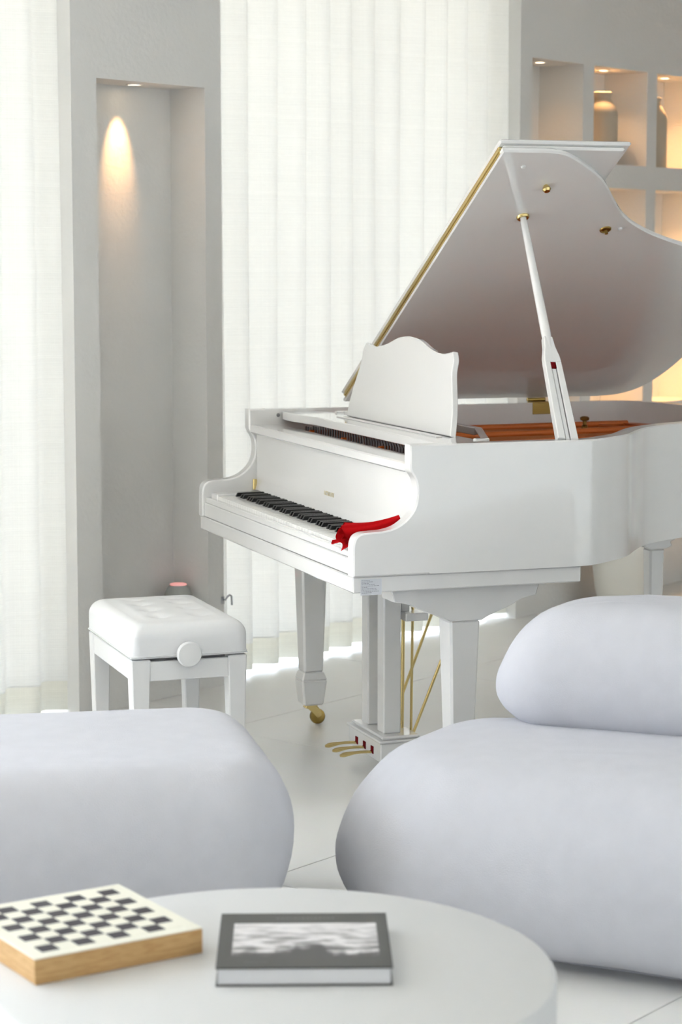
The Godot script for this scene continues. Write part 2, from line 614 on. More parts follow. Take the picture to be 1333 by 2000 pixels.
func glazed_wall(called: String, at: Transform3D, posts: Array, n: int) -> int:
	# a wall whose room side is its z = 0 plane: solid posts along x, windows between them
	var wf := Node3D.new()
	wf.name = called
	wf.transform = room * at
	wf.set_meta("kind", "structure")
	add_child(wf)
	for q in posts:
		part("pillar", holed_wall(q[0], q[1], 0, ROOM_HIGH, WALL_THICK, []), mat.wall, wf)
	for k in posts.size() - 1:
		var x0: float = posts[k][1]
		var x1: float = posts[k + 1][0]
		part("lintel", holed_wall(x0, x1, HEAD, ROOM_HIGH, WALL_THICK, []), mat.wall, wf)
		n += 1
		window("window_%d" % n, room * at, x0, x1)
	return n

func window(called: String, at: Transform3D, x0: float, x1: float) -> void:
	var w := Node3D.new()
	w.name = called
	w.transform = at
	w.set_meta("kind", "structure")
	add_child(w)
	var zf := -0.27
	var mid := (x0 + x1) / 2
	var fr := shape()
	for q in [[x0, x0 + 0.05, 0.0, HEAD], [x1 - 0.05, x1, 0.0, HEAD], [x0 + 0.05, x1 - 0.05, 0.0, 0.04], [x0 + 0.05, x1 - 0.05, HEAD - 0.06, HEAD], [mid - 0.025, mid + 0.025, 0.04, HEAD - 0.06]]:
		fr.box(Vector3(q[0], q[2], zf - 0.025), Vector3(q[1], q[3], zf + 0.025))
	part("frame", fr, mat.frame, w)
	for h in [[x0 + 0.05, mid - 0.025], [mid + 0.025, x1 - 0.05]]:
		var g := shape()
		g.quad(Vector3(h[0], 0.04, zf), Vector3(h[1], 0.04, zf), Vector3(h[1], HEAD - 0.06, zf), Vector3(h[0], HEAD - 0.06, zf), Vector3.BACK)
		part("pane", g, mat.glass, w)

# ---------- curtains ----------
func curtain(called: String, label: String, s0: float, s1: float, phase: float, at_wall := Transform3D(), cloth: Material = null) -> void:
	var c := thing(called, label, "curtain", room * at_wall, "")
	if cloth == null: cloth = mat.linen
	var period := 0.145
	var low := 0.020
	var high := HEAD - 0.01
	var fold := func(u: float, y: float) -> Vector3:
		# a wave fold that leans over itself a little, opening towards the hem
		var k := TAU * u / period + phase
		var grow := 0.85 + 0.25 * (1.0 - y / high)
		var wob := 0.004 * sin(u * 7.0 + y * 1.3 + phase * 3.0)
		return Vector3(u + wob * 0.5, y, -0.076 + (0.026 + 0.004 * sin(u * 5.0 + phase)) * grow * sin(k + 0.45 * sin(u * 9.0)) + wob)
	var cols := int((s1 - s0) / period * 18.0)
	var rows := 12
	var at := func(lo: float, hi: float, out: float) -> Shape:
		var sh := shape()
		sh.grid(cols, rows, func(i, j): return fold.call(s0 + (s1 - s0) * i / cols, lo + (hi - lo) * j / rows) + Vector3(0, 0, out), func(i, j): return Vector2((s1 - s0) * 1.45 * i / cols, lo + (hi - lo) * j / rows) * 3.7)
		return sh
	part("sheer_cloth", at.call(low + 0.095, high, 0.0), cloth, c)
	part("hem", at.call(low, low + 0.10, -0.002), mat.hem, c, "doubled hem band")
	var rail := shape()
	rail.box(Vector3(s0, HEAD - 0.012, -0.09), Vector3(s1, HEAD, -0.06), 0.002)
	part("track", rail, mat.white_paint, c)

func build_curtains() -> void:
	curtain("sheer_curtain", "white sheer linen curtain behind the piano, filling the whole window", -0.034, 1.785, 0.4)
	curtain("sheer_curtain", "white sheer linen curtain beside the pillar with the tall niche", -2.35, -0.732, 1.9)
	curtain("sheer_curtain", "thin white voile curtain on the wall opposite the piano windows", -2.497, 4.497, 2.6, Transform3D(Basis(Vector3.UP, PI), Vector3(0, 0, ROOM_DEEP)), mat.voile)

# ---------- the piano ----------
func P(x: float, y: float, d: float) -> Vector3:
	return Vector3(x, y, -d)

func smooth_path(points: Array, per := 5) -> PackedVector2Array:
	var out := PackedVector2Array()
	for i in points.size() - 1:
		var a: Vector2 = points[maxi(i - 1, 0)]
		var b: Vector2 = points[i]
		var c: Vector2 = points[i + 1]
		var d: Vector2 = points[mini(i + 2, points.size() - 1)]
		for k in per:
			out.append(b.cubic_interpolate(c, a, d, float(k) / per))
	out.append(points[-1])
	return out

func piano_curve() -> PackedVector2Array:
	# (x, depth): from the end of the straight treble side round the tail to the bass side
	var w := [[1.455, 0.56], [1.455, 0.62], [1.445, 0.67], [1.418, 0.715], [1.388, 0.755], [1.348, 0.805], [1.303, 0.848], [1.219, 0.91], [1.146, 0.969], [1.094, 1.027], [1.045, 1.10], [1.005, 1.177], [0.975, 1.245], [0.94, 1.33], [0.88, 1.42], [0.78, 1.505], [0.64, 1.56], [0.46, 1.582], [0.28, 1.575], [0.154, 1.555], [0.06, 1.515], [0.012, 1.455], [0.0, 1.38], [0.0, 1.30]]
	var pts := []
	for q in w:
		pts.append(Vector2(q[0] - HALF, q[1]))
	return smooth_path(pts, 4)

func closed_outline(front: float) -> PackedVector2Array:
	var o := PackedVector2Array([Vector2(-HALF, front), Vector2(HALF, front)])
	o.append_array(piano_curve())
	return o

func build_piano() -> void:
	var pn := thing("grand_piano", "white lacquered grand piano with its lid propped open", "piano", piano_at)
	var flatmap := func(q: Vector2, h: float): return Vector3(q.x, h, -q.y)
	# --- rim with the two arms ---
	var rim := shape()
	var outer := PackedVector2Array([Vector2(HALF, 0.206)])
	outer.append_array(piano_curve())
	outer.append(Vector2(-HALF, 0.206))
	var ring_full := closed_outline(0.0)
	var inner_full := Shape.inset(ring_full, 0.045)
	var inner := PackedVector2Array([Vector2(HALF - 0.045, 0.206)])
	for i in range(2, inner_full.size()):
		inner.append(inner_full[i])
	inner.append(Vector2(-HALF + 0.045, 0.206))
	var on := []
	for i in outer.size():
		var d := (outer[mini(i + 1, outer.size() - 1)] - outer[maxi(i - 1, 0)]).normalized()
		on.append(Vector3(d.y, 0, d.x))
	var e := 0.004
	for i in outer.size() - 1:
		var a := outer[i]
		var b := outer[i + 1]
		var ia := inner[i]
		var ib := inner[i + 1]
		var na: Vector3 = on[i]
		var nb: Vector3 = on[i + 1]
		var ea := a.lerp(ia, e / 0.045)
		var eb := b.lerp(ib, e / 0.045)
		rim.squad([P(a.x, RIM_LOW, a.y), P(b.x, RIM_LOW, b.y), P(b.x, RIM_TOP - e, b.y), P(a.x, RIM_TOP - e, a.y)], [na, nb, nb, na])
		rim.squad([P(a.x, RIM_TOP - e, a.y), P(b.x, RIM_TOP - e, b.y), P(eb.x, RIM_TOP, eb.y), P(ea.x, RIM_TOP, ea.y)], [(na + Vector3.UP).normalized(), (nb + Vector3.UP).normalized(), (nb + Vector3.UP).normalized(), (na + Vector3.UP).normalized()])
		rim.quad(P(ea.x, RIM_TOP, ea.y), P(eb.x, RIM_TOP, eb.y), P(ib.x, RIM_TOP, ib.y), P(ia.x, RIM_TOP, ia.y), Vector3.UP)
		rim.squad([P(ia.x, RIM_LOW, ia.y), P(ib.x, RIM_LOW, ib.y), P(ib.x, RIM_TOP, ib.y), P(ia.x, RIM_TOP, ia.y)], [-na, -nb, -nb, -na])
		rim.quad(P(a.x, RIM_LOW, a.y), P(b.x, RIM_LOW, b.y), P(ib.x, RIM_LOW, ib.y), P(ia.x, RIM_LOW, ia.y), Vector3.DOWN)
	# arm: an S-shaped side seen from the treble end, as (depth, height)
	var s_curve := smooth_path([Vector2(0.0, 0.745), Vector2(0.0025, 0.762), Vector2(0.010, 0.776), Vector2(0.027, 0.784), Vector2(0.055, 0.786), Vector2(0.085, 0.788), Vector2(0.118, 0.797), Vector2(0.148, 0.818), Vector2(0.167, 0.845), Vector2(0.174, 0.880), Vector2(0.170, 0.912), Vector2(0.158, 0.934)], 4)
	var arm := PackedVector2Array([Vector2(0.21, RIM_LOW), Vector2(0.0, RIM_LOW)])
	arm.append_array(s_curve)
	arm.append_array([Vector2(0.1535, 0.945), Vector2(0.1535, RIM_TOP), Vector2(0.21, RIM_TOP)])
	for s in [1.0, -1.0]:
		var map := func(q: Vector2, h: float): return Vector3(s * h, q.y, -q.x)
		rim.prism(arm, HALF - 0.045, HALF, map, 0.004)
	part("rim", rim, mat.lacquer, pn)
	# --- key bed, slip, blocks, rails ---
	var kb := shape()
	kb.box(P(-0.716, 0.630, 0.64), P(0.716, 0.672, 0.003), 0.003)
	part("key_bed", kb, mat.lacquer, pn)
	var bottom := shape()
	bottom.prism(Shape.inset(closed_outline(0.30), 0.05), 0.70, 0.72, flatmap, 0.0)
	part("bottom_board", bottom, mat.white_paint, pn)
	var slip := shape()
	slip.box(P(-0.6815, 0.673, 0.026), P(0.6815, 0.716, 0.006), 0.002)
	slip.box(P(-0.6815, 0.716, 0.028), P(0.6815, 0.733, 0.011), 0.002)
	part("key_slip", slip, mat.lacquer, pn)
	for s in [-1.0, 1.0]:
		var ck := shape()
		ck.box(P(minf(s * 0.614, s * 0.6815), 0.673, 0.176), P(maxf(s * 0.614, s * 0.6815), 0.748, 0.0285), 0.003)
		part("cheek_block", ck, mat.lacquer, pn)
	# --- keys ---
	var pitch := 0.0235
	var wk := shape()
	wk.box(P(-0.0113, 0.722, 0.174), P(0.0113, 0.742, 0.0295), 0.0012)
	var wkm := wk.done()
	var bk := shape()
	bk.hexa(func(sx, sy, sz):
		var d := (0.080 if sy < 0 else 0.087) if sz > 0 else 0.173
		return P(sx * (0.0055 if sy < 0 else 0.0046), 0.7425 if sy < 0 else 0.7545, d), 0.001)
	var bkm := bk.done()
	for i in 52:
		var x := -0.611 + pitch * (i + 0.5)
		part("white_key", wkm, mat.white_key, pn, "", Transform3D(Basis(), Vector3(x, 0, 0)))
		if i < 51 and (i % 7) in [0, 2, 3, 5, 6]:
			part("black_key", bkm, mat.black_key, pn, "", Transform3D(Basis(), Vector3(x + pitch / 2, 0, 0)))
	# --- fallboard with its lettering and hinge pins ---
	var fb := shape()
	var fprof := smooth_path([Vector2(0.170, 0.753), Vector2(0.172, 0.760), Vector2(0.176, 0.775), Vector2(0.178, 0.80), Vector2(0.178, 0.92)], 3)
	fprof.append_array([Vector2(0.178, 0.931), Vector2(0.196, 0.931), Vector2(0.196, 0.753)])
	fb.prism(fprof, -0.6815, 0.6815, func(q: Vector2, h: float): return Vector3(h, q.y, -q.x), 0.0)
	var fall := part("fallboard", fb, mat.lacquer, pn)
	var tx := TextMesh.new()
	var font := SystemFont.new()
	font.font_names = PackedStringArray(["Droid Serif"])
	tx.font = font
	tx.text = "ARTMANN"
	tx.font_size = 64
	tx.pixel_size = 0.00027
	tx.depth = 0.0006
	tx.horizontal_alignment = HORIZONTAL_ALIGNMENT_CENTER
	part("lettering", tx, mat.gold_ink, fall, "gold maker's lettering", Transform3D(Basis(), P(0.02, 0.808, 0.1776)))
	for s in [-1.0, 1.0]:
		var hp := shape()
		hp.box(P(s * 0.676 - 0.0045, 0.752, 0.176), P(s * 0.676 + 0.0045, 0.786, 0.164), 0.0015)
		part("hinge_pin", hp, mat.brass, fall, "brass hinge pin")
	var tr := shape()
	tr.box(P(-0.6815, 0.931, 0.25), P(0.6815, 0.957, 0.156), 0.004)
	part("top_rail", tr, mat.lacquer, pn)
	# --- iron plate, soundboard, pins and strings ---
	var sb := shape()
	sb.prism(Shape.inset(closed_outline(0.28), 0.050), 0.895, 0.912, flatmap, 0.0)
	part("soundboard", sb, mat.soundboard, pn, "amber wooden soundboard")
	var pl := shape()
	# the plate: a web along the front and a band round the edge
	pl.box(P(-0.675, 0.905, 0.50), P(0.675, 0.925, 0.27), 0.006)
	var band_o := Shape.inset(closed_outline(0.28), 0.048)
	var band_i := Shape.inset(closed_outline(0.28), 0.115)
	for i in band_o.size():
		var j := (i + 1) % band_o.size()
		pl.quad(P(band_o[i].x, 0.934, band_o[i].y), P(band_o[j].x, 0.934, band_o[j].y), P(band_i[j].x, 0.928, band_i[j].y), P(band_i[i].x, 0.928, band_i[i].y), Vector3.UP)
		var g := Vector3(band_i[i].x - band_o[i].x, 0, -(band_i[i].y - band_o[i].y))
		pl.quad(P(band_i[i].x, 0.928, band_i[i].y), P(band_i[j].x, 0.928, band_i[j].y), P(band_i[j].x, 0.905, band_i[j].y), P(band_i[i].x, 0.905, band_i[i].y), g)
	var plate := part("iron_plate", pl, mat.plate, pn, "copper-coloured iron plate")
	var bars := [[0.62, 0.30, 0.60, 0.66], [0.38, 0.30, 0.26, 1.02], [0.10, 0.30, -0.08, 1.36], [-0.22, 0.30, -0.36, 1.48], [-0.52, 0.30, -0.58, 1.42]]
	for b in bars:
		var st := shape()
		st.tube([P(b[0], 0.937, b[1]), P(b[2], 0.937, b[3])], 0.011, 8)
		part("strut", st, mat.plate, plate)
	var hump := shape()
	hump.prism(smooth_path([Vector2(-0.62, 1.30), Vector2(-0.30, 1.32), Vector2(0.05, 1.20), Vector2(0.18, 1.02), Vector2(0.14, 1.08), Vector2(-0.02, 1.30), Vector2(-0.30, 1.42), Vector2(-0.60, 1.40)], 4), 0.905, 0.940, flatmap, 0.004)
	part("hitch_rail", hump, mat.plate, plate)
	var kn := shape()
	kn.lathe([Vector2(0, 0.925), Vector2(0.010, 0.925), Vector2(0.010, 0.947), Vector2(0.006, 0.951), Vector2(0.006, 0.962), Vector2(0.014, 0.966), Vector2(0.015, 0.973), Vector2(0.010, 0.977), Vector2(0, 0.978)], 20, Transform3D(Basis(), P(-0.41, 0, 1.185)))
	part("plate_bolt", kn, mat.dull_brass, plate, "brass bolt with a round head")
	var pin := MultiMesh.new()
	pin.transform_format = MultiMesh.TRANSFORM_3D
	var pc := CylinderMesh.new()
	pc.top_radius = 0.0032
	pc.bottom_radius = 0.0032
	pc.height = 0.030
	pc.radial_segments = 8
	pc.rings = 1
	pin.mesh = pc
	pin.instance_count = 210
	for i in 210:
		pin.set_instance_transform(i, Transform3D(Basis(), P(-0.60 + 1.2 * i / 209.0, 0.939, 0.315 + 0.022 * (i % 4))))
	var pi := MultiMeshInstance3D.new()
	pi.name = "tuning_pins"
	pi.multimesh = pin
	pi.material_override = mat.steel
	pi.set_meta("kind", "stuff")
	pn.add_child(pi)
	var strings := shape()
	for i in 70:
		var x := -0.60 + 1.2 * i / 69.0
		var far: float = lerpf(1.44, 0.72, clampf((x + 0.30) / 0.9, 0.0, 1.0) ** 0.8)
		strings.tube([P(x, 0.932, 0.40), P(x - 0.10 * (1.0 - (x + 0.6) / 1.2), 0.930, far)], 0.0011, 4)
	var so := part("strings", strings, mat.copper, pn)
	so.set_meta("kind", "stuff")
	# --- music shelf and desk ---
	var shelf := shape()
	shelf.prism(PackedVector2Array([Vector2(-0.675, 0.262), Vector2(-0.58, 0.262), Vector2(-0.40, 0.284), Vector2(0.675, 0.284), Vector2(0.675, 0.355), Vector2(0.60, 0.42), Vector2(-0.60, 0.42), Vector2(-0.675, 0.355)]), 0.970, 0.996, flatmap, 0.002)
	var shf := part("music_shelf", shelf, mat.lacquer, pn)
	var ledge := shape()
	ledge.box(P(-0.40, 0.996, 0.365), P(0.42, 0.9995, 0.345), 0.0015)
	part("ledge", ledge, mat.lacquer, shf)
	for seg in [[[0.56, 0.40], [0.56, 0.43]], [[0.56, 0.43], [0.21, 0.557]], [[0.21, 0.557], [-0.21, 0.557]], [[-0.21, 0.557], [-0.56, 0.43]], [[-0.56, 0.43], [-0.56, 0.40]]]:
		var a := Vector2(seg[0][0], seg[0][1])
		var b := Vector2(seg[1][0], seg[1][1])
		var dir := (b - a).normalized()
		var sd := Vector2(-dir.y, dir.x) * 0.011
		var rl := shape()
		rl.prism(PackedVector2Array([a - sd, b - sd, b + sd, a + sd]), 0.980, 1.002, flatmap, 0.002)
		part("tray_rail", rl, mat.lacquer, shf)
	var desk := shape()
	var left_edge := smooth_path([Vector2(-0.420, 0.0), Vector2(-0.410, 0.06), Vector2(-0.385, 0.12), Vector2(-0.362, 0.17), Vector2(-0.362, 0.205), Vector2(-0.345, 0.228)], 4)
	var top_edge := smooth_path([Vector2(-0.345, 0.228), Vector2(-0.27, 0.219), Vector2(-0.18, 0.229), Vector2(-0.085, 0.252), Vector2(0.0, 0.259)], 4)
	var dk := PackedVector2Array()
	for q in left_edge: dk.append(q)
	for i in range(1, top_edge.size()): dk.append(top_edge[i])
	for i in range(top_edge.size() - 2, -1, -1): dk.append(Vector2(-top_edge[i].x, top_edge[i].y))
	for i in range(left_edge.size() - 2, -1, -1): dk.append(Vector2(-left_edge[i].x, left_edge[i].y))
	desk.prism(dk, 0.0, 0.018, func(q: Vector2, h: float): return Vector3(q.x, q.y, -h), 0.0025)
	part("music_desk", desk, mat.lacquer, pn, "", Transform3D(Basis(Vector3.RIGHT, -0.16), P(0.01, 0.998, 0.382)))
	# --- lid ---
	var hinge := Transform3D(Basis(Vector3(0, 0, 1), LID_TILT), P(-HALF, LID_Y, 0))
	var lid := shape()
	var lo := PackedVector2Array()
	for q in closed_outline(0.49):
		lo.append(Vector2(q.x + HALF, q.y))
	lo = Shape.inset(lo, -0.004)
	lid.prism(lo, 0.0, 0.015, flatmap, 0.004)
	var ld := part("lid", lid, mat.lacquer, pn, "", hinge)
	var flap := shape()
	flap.box(P(0.006, 0.0155, 0.850), P(1.452, 0.028, 0.494), 0.005)
	flap.box(P(-0.002, 0.027, 0.868), P(1.462, 0.039, 0.482), 0.005)
	part("folded_front_flap", flap, mat.lacquer, ld)
	var stripe := shape()
	stripe.box(P(0.02, 0.004, 0.494), P(1.44, 0.0115, 0.4845), 0.001)
	stripe.box(P(0.02, 0.0175, 0.494), P(1.44, 0.0265, 0.4845), 0.001)
	stripe.tube([P(0.02, 0.0145, 0.4845), P(1.44, 0.0145, 0.4845)], 0.0042, 8)
	part("piano_hinge", stripe, mat.brass, ld, "long brass piano hinge")
	var sock := shape()
	sock.lathe([Vector2(0.010, -0.006), Vector2(0.015, -0.007), Vector2(0.018, -0.004), Vector2(0.0185, 0.0)], 24, Transform3D(Basis(), P(1.134, 0, 0.669)))
	part("prop_socket", sock, mat.brass, ld, "brass prop socket")
	var cup := shape()
	cup.lathe([Vector2(0.0, -0.001), Vector2(0.011, -0.0015), Vector2(0.0135, -0.004), Vector2(0.0165, -0.003), Vector2(0.0175, 0.0)], 24, Transform3D(Basis(), P(1.068, 0, 0.952)))
	cup.lathe([Vector2(0.0, -0.016), Vector2(0.005, -0.015), Vector2(0.005, -0.004)], 12, Transform3D(Basis(), P(1.068, 0, 0.952)))
	part("prop_cup", cup, mat.dull_brass, ld, "dark brass prop cup")
	var knob := shape()
	knob.lathe([Vector2(0.0, -0.020), Vector2(0.008, -0.019), Vector2(0.012, -0.013), Vector2(0.010, -0.006), Vector2(0.006, 0.0)], 20, Transform3D(Basis(), P(1.296, 0, 0.674)))
	part("lid_knob", knob, mat.brass, ld, "small brass knob")
	for q in [[1.388, 0.571], [1.074, 0.996]]:
		var bp := shape()
		bp.lathe([Vector2(0.0, -0.006), Vector2(0.005, -0.005), Vector2(0.007, 0.0)], 14, Transform3D(Basis(), P(q[0], 0, q[1])))
		part("bumper", bp, mat.white_paint, ld)
	for d in [0.60, 1.158]:
		var hg := shape()
		hg.box(P(-HALF + 0.0405, 0.967, d + 0.032), P(-HALF + 0.0475, 1.004, d - 0.032), 0.001)
		hg.box(P(-HALF + 0.004, 1.0045, d + 0.032), P(-HALF + 0.0475, 1.008, d - 0.032), 0.001)
		hg.tube([P(-HALF + 0.002, 1.013, d - 0.032), P(-HALF + 0.002, 1.013, d + 0.032)], 0.0065, 10)
		part("lid_hinge", hg, mat.dull_brass, pn, "square brass lid hinge")
	# --- prop stick ---
	var foot := P(0.69, RIM_TOP - 0.004, 0.607)
	var head := hinge * P(1.134, -0.004, 0.669)
	var up := (head - foot).normalized()
	var wide := Vector3(0, 0, -1)
	wide = (wide - up * wide.dot(up)).normalized()
	var thick := up.cross(wide)
	var stick_at := Transform3D(Basis(wide, up, thick), foot)
	var prop := shape()
	var long := foot.distance_to(head)
	var pad := [Vector2(-0.029, 0.0), Vector2(0.029, 0.0), Vector2(0.024, 0.245), Vector2(0.0225, 0.262), Vector2(0.0155, 0.292), Vector2(0.0135, 0.31), Vector2(-0.0135, 0.31), Vector2(-0.0155, 0.292), Vector2(-0.0225, 0.262), Vector2(-0.024, 0.245)]
	# the paddle is built from two cheeks round a slot
	for s in [-1.0, 1.0]:
		prop.prism(PackedVector2Array([Vector2(s * 0.0075, 0.0), Vector2(s * 0.029, 0.0), Vector2(s * 0.024, 0.245), Vector2(s * 0.0075, 0.245)]), -0.011, 0.011, func(q: Vector2, h: float): return stick_at * Vector3(q.x, q.y, h), 0.002)
	prop.prism(PackedVector2Array([Vector2(-0.024, 0.243), Vector2(0.024, 0.243), Vector2(0.0225, 0.262), Vector2(0.0155, 0.292), Vector2(0.0125, 0.325), Vector2(-0.0125, 0.325), Vector2(-0.0155, 0.292), Vector2(-0.0225, 0.262)]), -0.011, 0.011, func(q: Vector2, h: float): return stick_at * Vector3(q.x, q.y, h), 0.002)
	prop.tube([stick_at * Vector3(0, 0.29, 0), stick_at * Vector3(0, 0.34, 0), stick_at * Vector3(0, 0.5, 0), stick_at * Vector3(0, long - 0.02, 0), stick_at * Vector3(0, long, 0)], [0.0115, 0.0135, 0.0120, 0.0098, 0.0085], 16)
	var ps := part("prop_stick", prop, mat.lacquer, pn)
	var tongue := shape()
	tongue.prism(PackedVector2Array([Vector2(-0.0055, 0.0), Vector2(0.0055, 0.0), Vector2(0.0055, 0.222), Vector2(-0.0055, 0.222)]), -0.008, 0.0085, func(q: Vector2, h: float): return stick_at * Vector3(q.x, q.y, h), 0.0015)
	part("short_prop", tongue, mat.lacquer, ps)
	var felt := shape()
	felt.prism(PackedVector2Array([Vector2(-0.0078, 0.224), Vector2(0.0078, 0.224), Vector2(0.0078, 0.246), Vector2(-0.0078, 0.246)]), -0.008, 0.009, func(q: Vector2, h: float): return stick_at * Vector3(q.x, q.y, h), 0.0)
	part("felt_pad", felt, mat.dark_red, ps, "dark red felt")
	# --- legs ---
	for l in [[0.6175, 0.335, 1.0], [-0.6175, 0.335, 1.0], [-0.27, 1.365, 0.62]]:
		leg(pn, l[0], l[1], l[2])
	# --- lyre and pedals ---
	var ly := shape()
	ly.box(P(-0.135, 0.040, 0.42), P(0.135, 0.098, 0.294), 0.003)
	ly.box(P(-0.142, 0.098, 0.427), P(0.142, 0.106, 0.287), 0.003)
	ly.box(P(-0.130, 0.106, 0.416), P(0.130, 0.116, 0.299), 0.004)
	var lyre := part("pedal_lyre", ly, mat.lacquer, pn)
	for s in [-1.0, 1.0]:
		var po := shape()
		po.box(P(s * 0.066 - 0.027, 0.115, 0.372), P(s * 0.066 + 0.027, 0.602, 0.318), 0.004)
		part("post", po, mat.lacquer, lyre)
	var cap := shape()
	cap.box(P(-0.11, 0.600, 0.415), P(0.11, 0.631, 0.285), 0.003)
	part("top_block", cap, mat.lacquer, lyre)
	var cross := shape()
	cross.box(P(-0.05, 0.44, 0.455), P(0.095, 0.463, 0.385), 0.002)
	cross.box(P(-0.05, 0.463, 0.41), P(0.06, 0.49, 0.385), 0.002)
	part("guide_block", cross, mat.lacquer, lyre)
	for s in [-1.0, 0.0, 1.0]:
		var pd := shape()
		var path := []
		var rad := []
		for k in 11:
			var f := k / 10.0
			path.append(P(s * 0.066, 0.060 - 0.004 * f * f + 0.003 * sin(f * PI), 0.300 - 0.105 * f))
			rad.append(0.0042 + 0.0028 * smoothstep(0.5, 0.85, f) - 0.0035 * smoothstep(0.93, 1.0, f))
		pd.tube(path, rad, 12)
		var pe := part("pedal", pd, mat.brass, pn, "brass pedal")
		var fe := shape()
		fe.box(P(s * 0.066 - 0.010, 0.056, 0.297), P(s * 0.066 + 0.010, 0.078, 0.2915), 0.001)
		part("felt_pad", fe, mat.dark_red, pe, "dark red felt")
	for r in [[0.03, 0.410, 0.03, 0.415], [0.03, 0.437, 0.03, 0.443], [-0.05, 0.437, -0.05, 0.443]]:
		var rod := shape()
		rod.tube([P(r[0], 0.10, r[1] - 0.01), P(r[2], 0.63, r[3] - 0.01)], 0.0042, 8)
		part("pedal_rod", rod, mat.brass, pn, "thin brass rod")
	for s in [-1.0, 1.0]:
		var br := shape()
		br.tube([P(s * 0.085, 0.10, 0.408), P(s * 0.10, 0.70, 0.650)], 0.0045, 8)
		part("brace", br, mat.brass, pn, "slanting brass brace")
	# --- small fittings ---
	var sticker := shape()
	sticker.box(P(0.7160, 0.624, 0.081), P(0.7166, 0.666, 0.023), 0.0)
	var stk := part("paper_label", sticker, mat.pages, pn, "white paper label with small print")
	var print_ := shape()
	print_.uvquad(P(0.71675, 0.665, 0.024), P(0.71675, 0.665, 0.080), P(0.71675, 0.625, 0.080), P(0.71675, 0.625, 0.024), Vector3.RIGHT)
	var pm := matte(1, 1, 1, 0.7)
	pm.albedo_texture = ImageTexture.create_from_image(small_print())
	part("print", print_, pm, stk)
	for q in [[0.66, 0.06], [-0.6, 0.05]]:
		var st := shape()
		st.lathe([Vector2(0.0, 0.617), Vector2(0.012, 0.618), Vector2(0.014, 0.624), Vector2(0.011, 0.6315)], 16, Transform3D(Basis(), P(q[0], 0, q[1])))
		part("lock_screw", st, mat.chrome, pn)
	var dot := shape()
	dot.lathe([Vector2(0.0, 0.004), Vector2(0.005, 0.003), Vector2(0.006, 0.0)], 14, Transform3D(Basis(Vector3(0, 0, 1), -PI / 2), P(-HALF + 0.045, 0.985, 0.25)))
	part("shelf_pin", dot, mat.steel, pn)

func leg(pn: Node3D, x: float, d: float, k: float) -> void:
	var root := Node3D.new()
	root.name = "leg"
	root.position = P(x, 0, d)
	pn.add_child(root, true)
	var top := 0.631 if k == 1.0 else 0.70
	var w := 0.0425 * (1.0 if k == 1.0 else 0.62)
	# bracket: a plate that sweeps down to the leg, seen from the side as (depth, height)
	var a := 0.212 if k == 1.0 else 0.10
	var y1 := 0.534 if k == 1.0 else 0.565
	var half := smooth_path([Vector2(a - 0.012, top - 0.038), Vector2(a - 0.055, top - 0.047), Vector2(a * 0.62, y1 + 0.036), Vector2(a * 0.45, y1 + 0.022), Vector2(w + 0.022, y1 + 0.010), Vector2(w + 0.003, y1)], 4)
	var o := PackedVector2Array([Vector2(-a, top), Vector2(a, top)])
	o.append_array(half)
	for i in range(half.size() - 1, -1, -1):
		o.append(Vector2(-half[i].x, half[i].y))
	var br := shape()
	br.prism(o, -w - 0.004, w + 0.004, func(q: Vector2, h: float): return Vector3(h, q.y, -q.x), 0.003)
	part("bracket", br, mat.lacquer, root)
	var sh := shape()
	var fl := 1.0 if k == 1.0 else 0.62
	sh.taper(0.172, y1 + 0.001, Vector2(0.032, 0.032) * fl, Vector2(0.0425, 0.0425) * fl, 0.006)
	sh.taper(0.148, 0.174, Vector2(0.0425, 0.0425) * fl, Vector2(0.033, 0.033) * fl, 0.004)
	sh.taper(0.066, 0.150, Vector2(0.033, 0.033) * fl, Vector2(0.0425, 0.0425) * fl, 0.006)
	part("shaft", sh, mat.lacquer, root)
	var ca := shape()
	ca.lathe([Vector2(0.0, 0.060), Vector2(0.022, 0.060), Vector2(0.022, 0.0665)], 20)
	ca.prism(smooth_path([Vector2(-0.020, 0.062), Vector2(0.012, 0.062), Vector2(0.026, 0.050), Vector2(0.033, 0.030), Vector2(0.020, 0.022), Vector2(0.006, 0.036), Vector2(-0.008, 0.050), Vector2(-0.022, 0.056)], 3), -0.014, 0.014, func(q: Vector2, h: float): return Vector3(h, q.y, -q.x), 0.002)
	var cs := part("caster", ca, mat.brass, root, "brass caster")
	var wh := shape()
	wh.lathe([Vector2(0.0, -0.011), Vector2(0.018, -0.011), Vector2(0.0235, -0.008), Vector2(0.025, 0.0), Vector2(0.0235, 0.008), Vector2(0.018, 0.011), Vector2(0.0, 0.011)], 24, Transform3D(Basis(Vector3(0, 0, 1), PI / 2), P(0.0, 0.0251, 0.022)))
	part("wheel", wh, mat.dull_brass, cs)

func small_print() -> Image:
	var rng := RandomNumberGenerator.new()
	rng.seed = 12
	var im := Image.create(220, 160, false, Image.FORMAT_RGB8)
	im.fill(Color(0.86, 0.87, 0.89))
	var lengths := [0.40, 0.55, 0.30, 0.62, 0.95, 0.25, 0.80, 0.85, 0.92, 0.45]
	for i in 10:
		var x := 8
		var y := 10 + i * 14
		while x < 8 + int(196 * lengths[i]):
			var w := rng.randi_range(6, 22)
			im.fill_rect(Rect2i(x, y, w, 4), Color(0.42, 0.43, 0.47))
			x += w + rng.randi_range(3, 6)
	return im

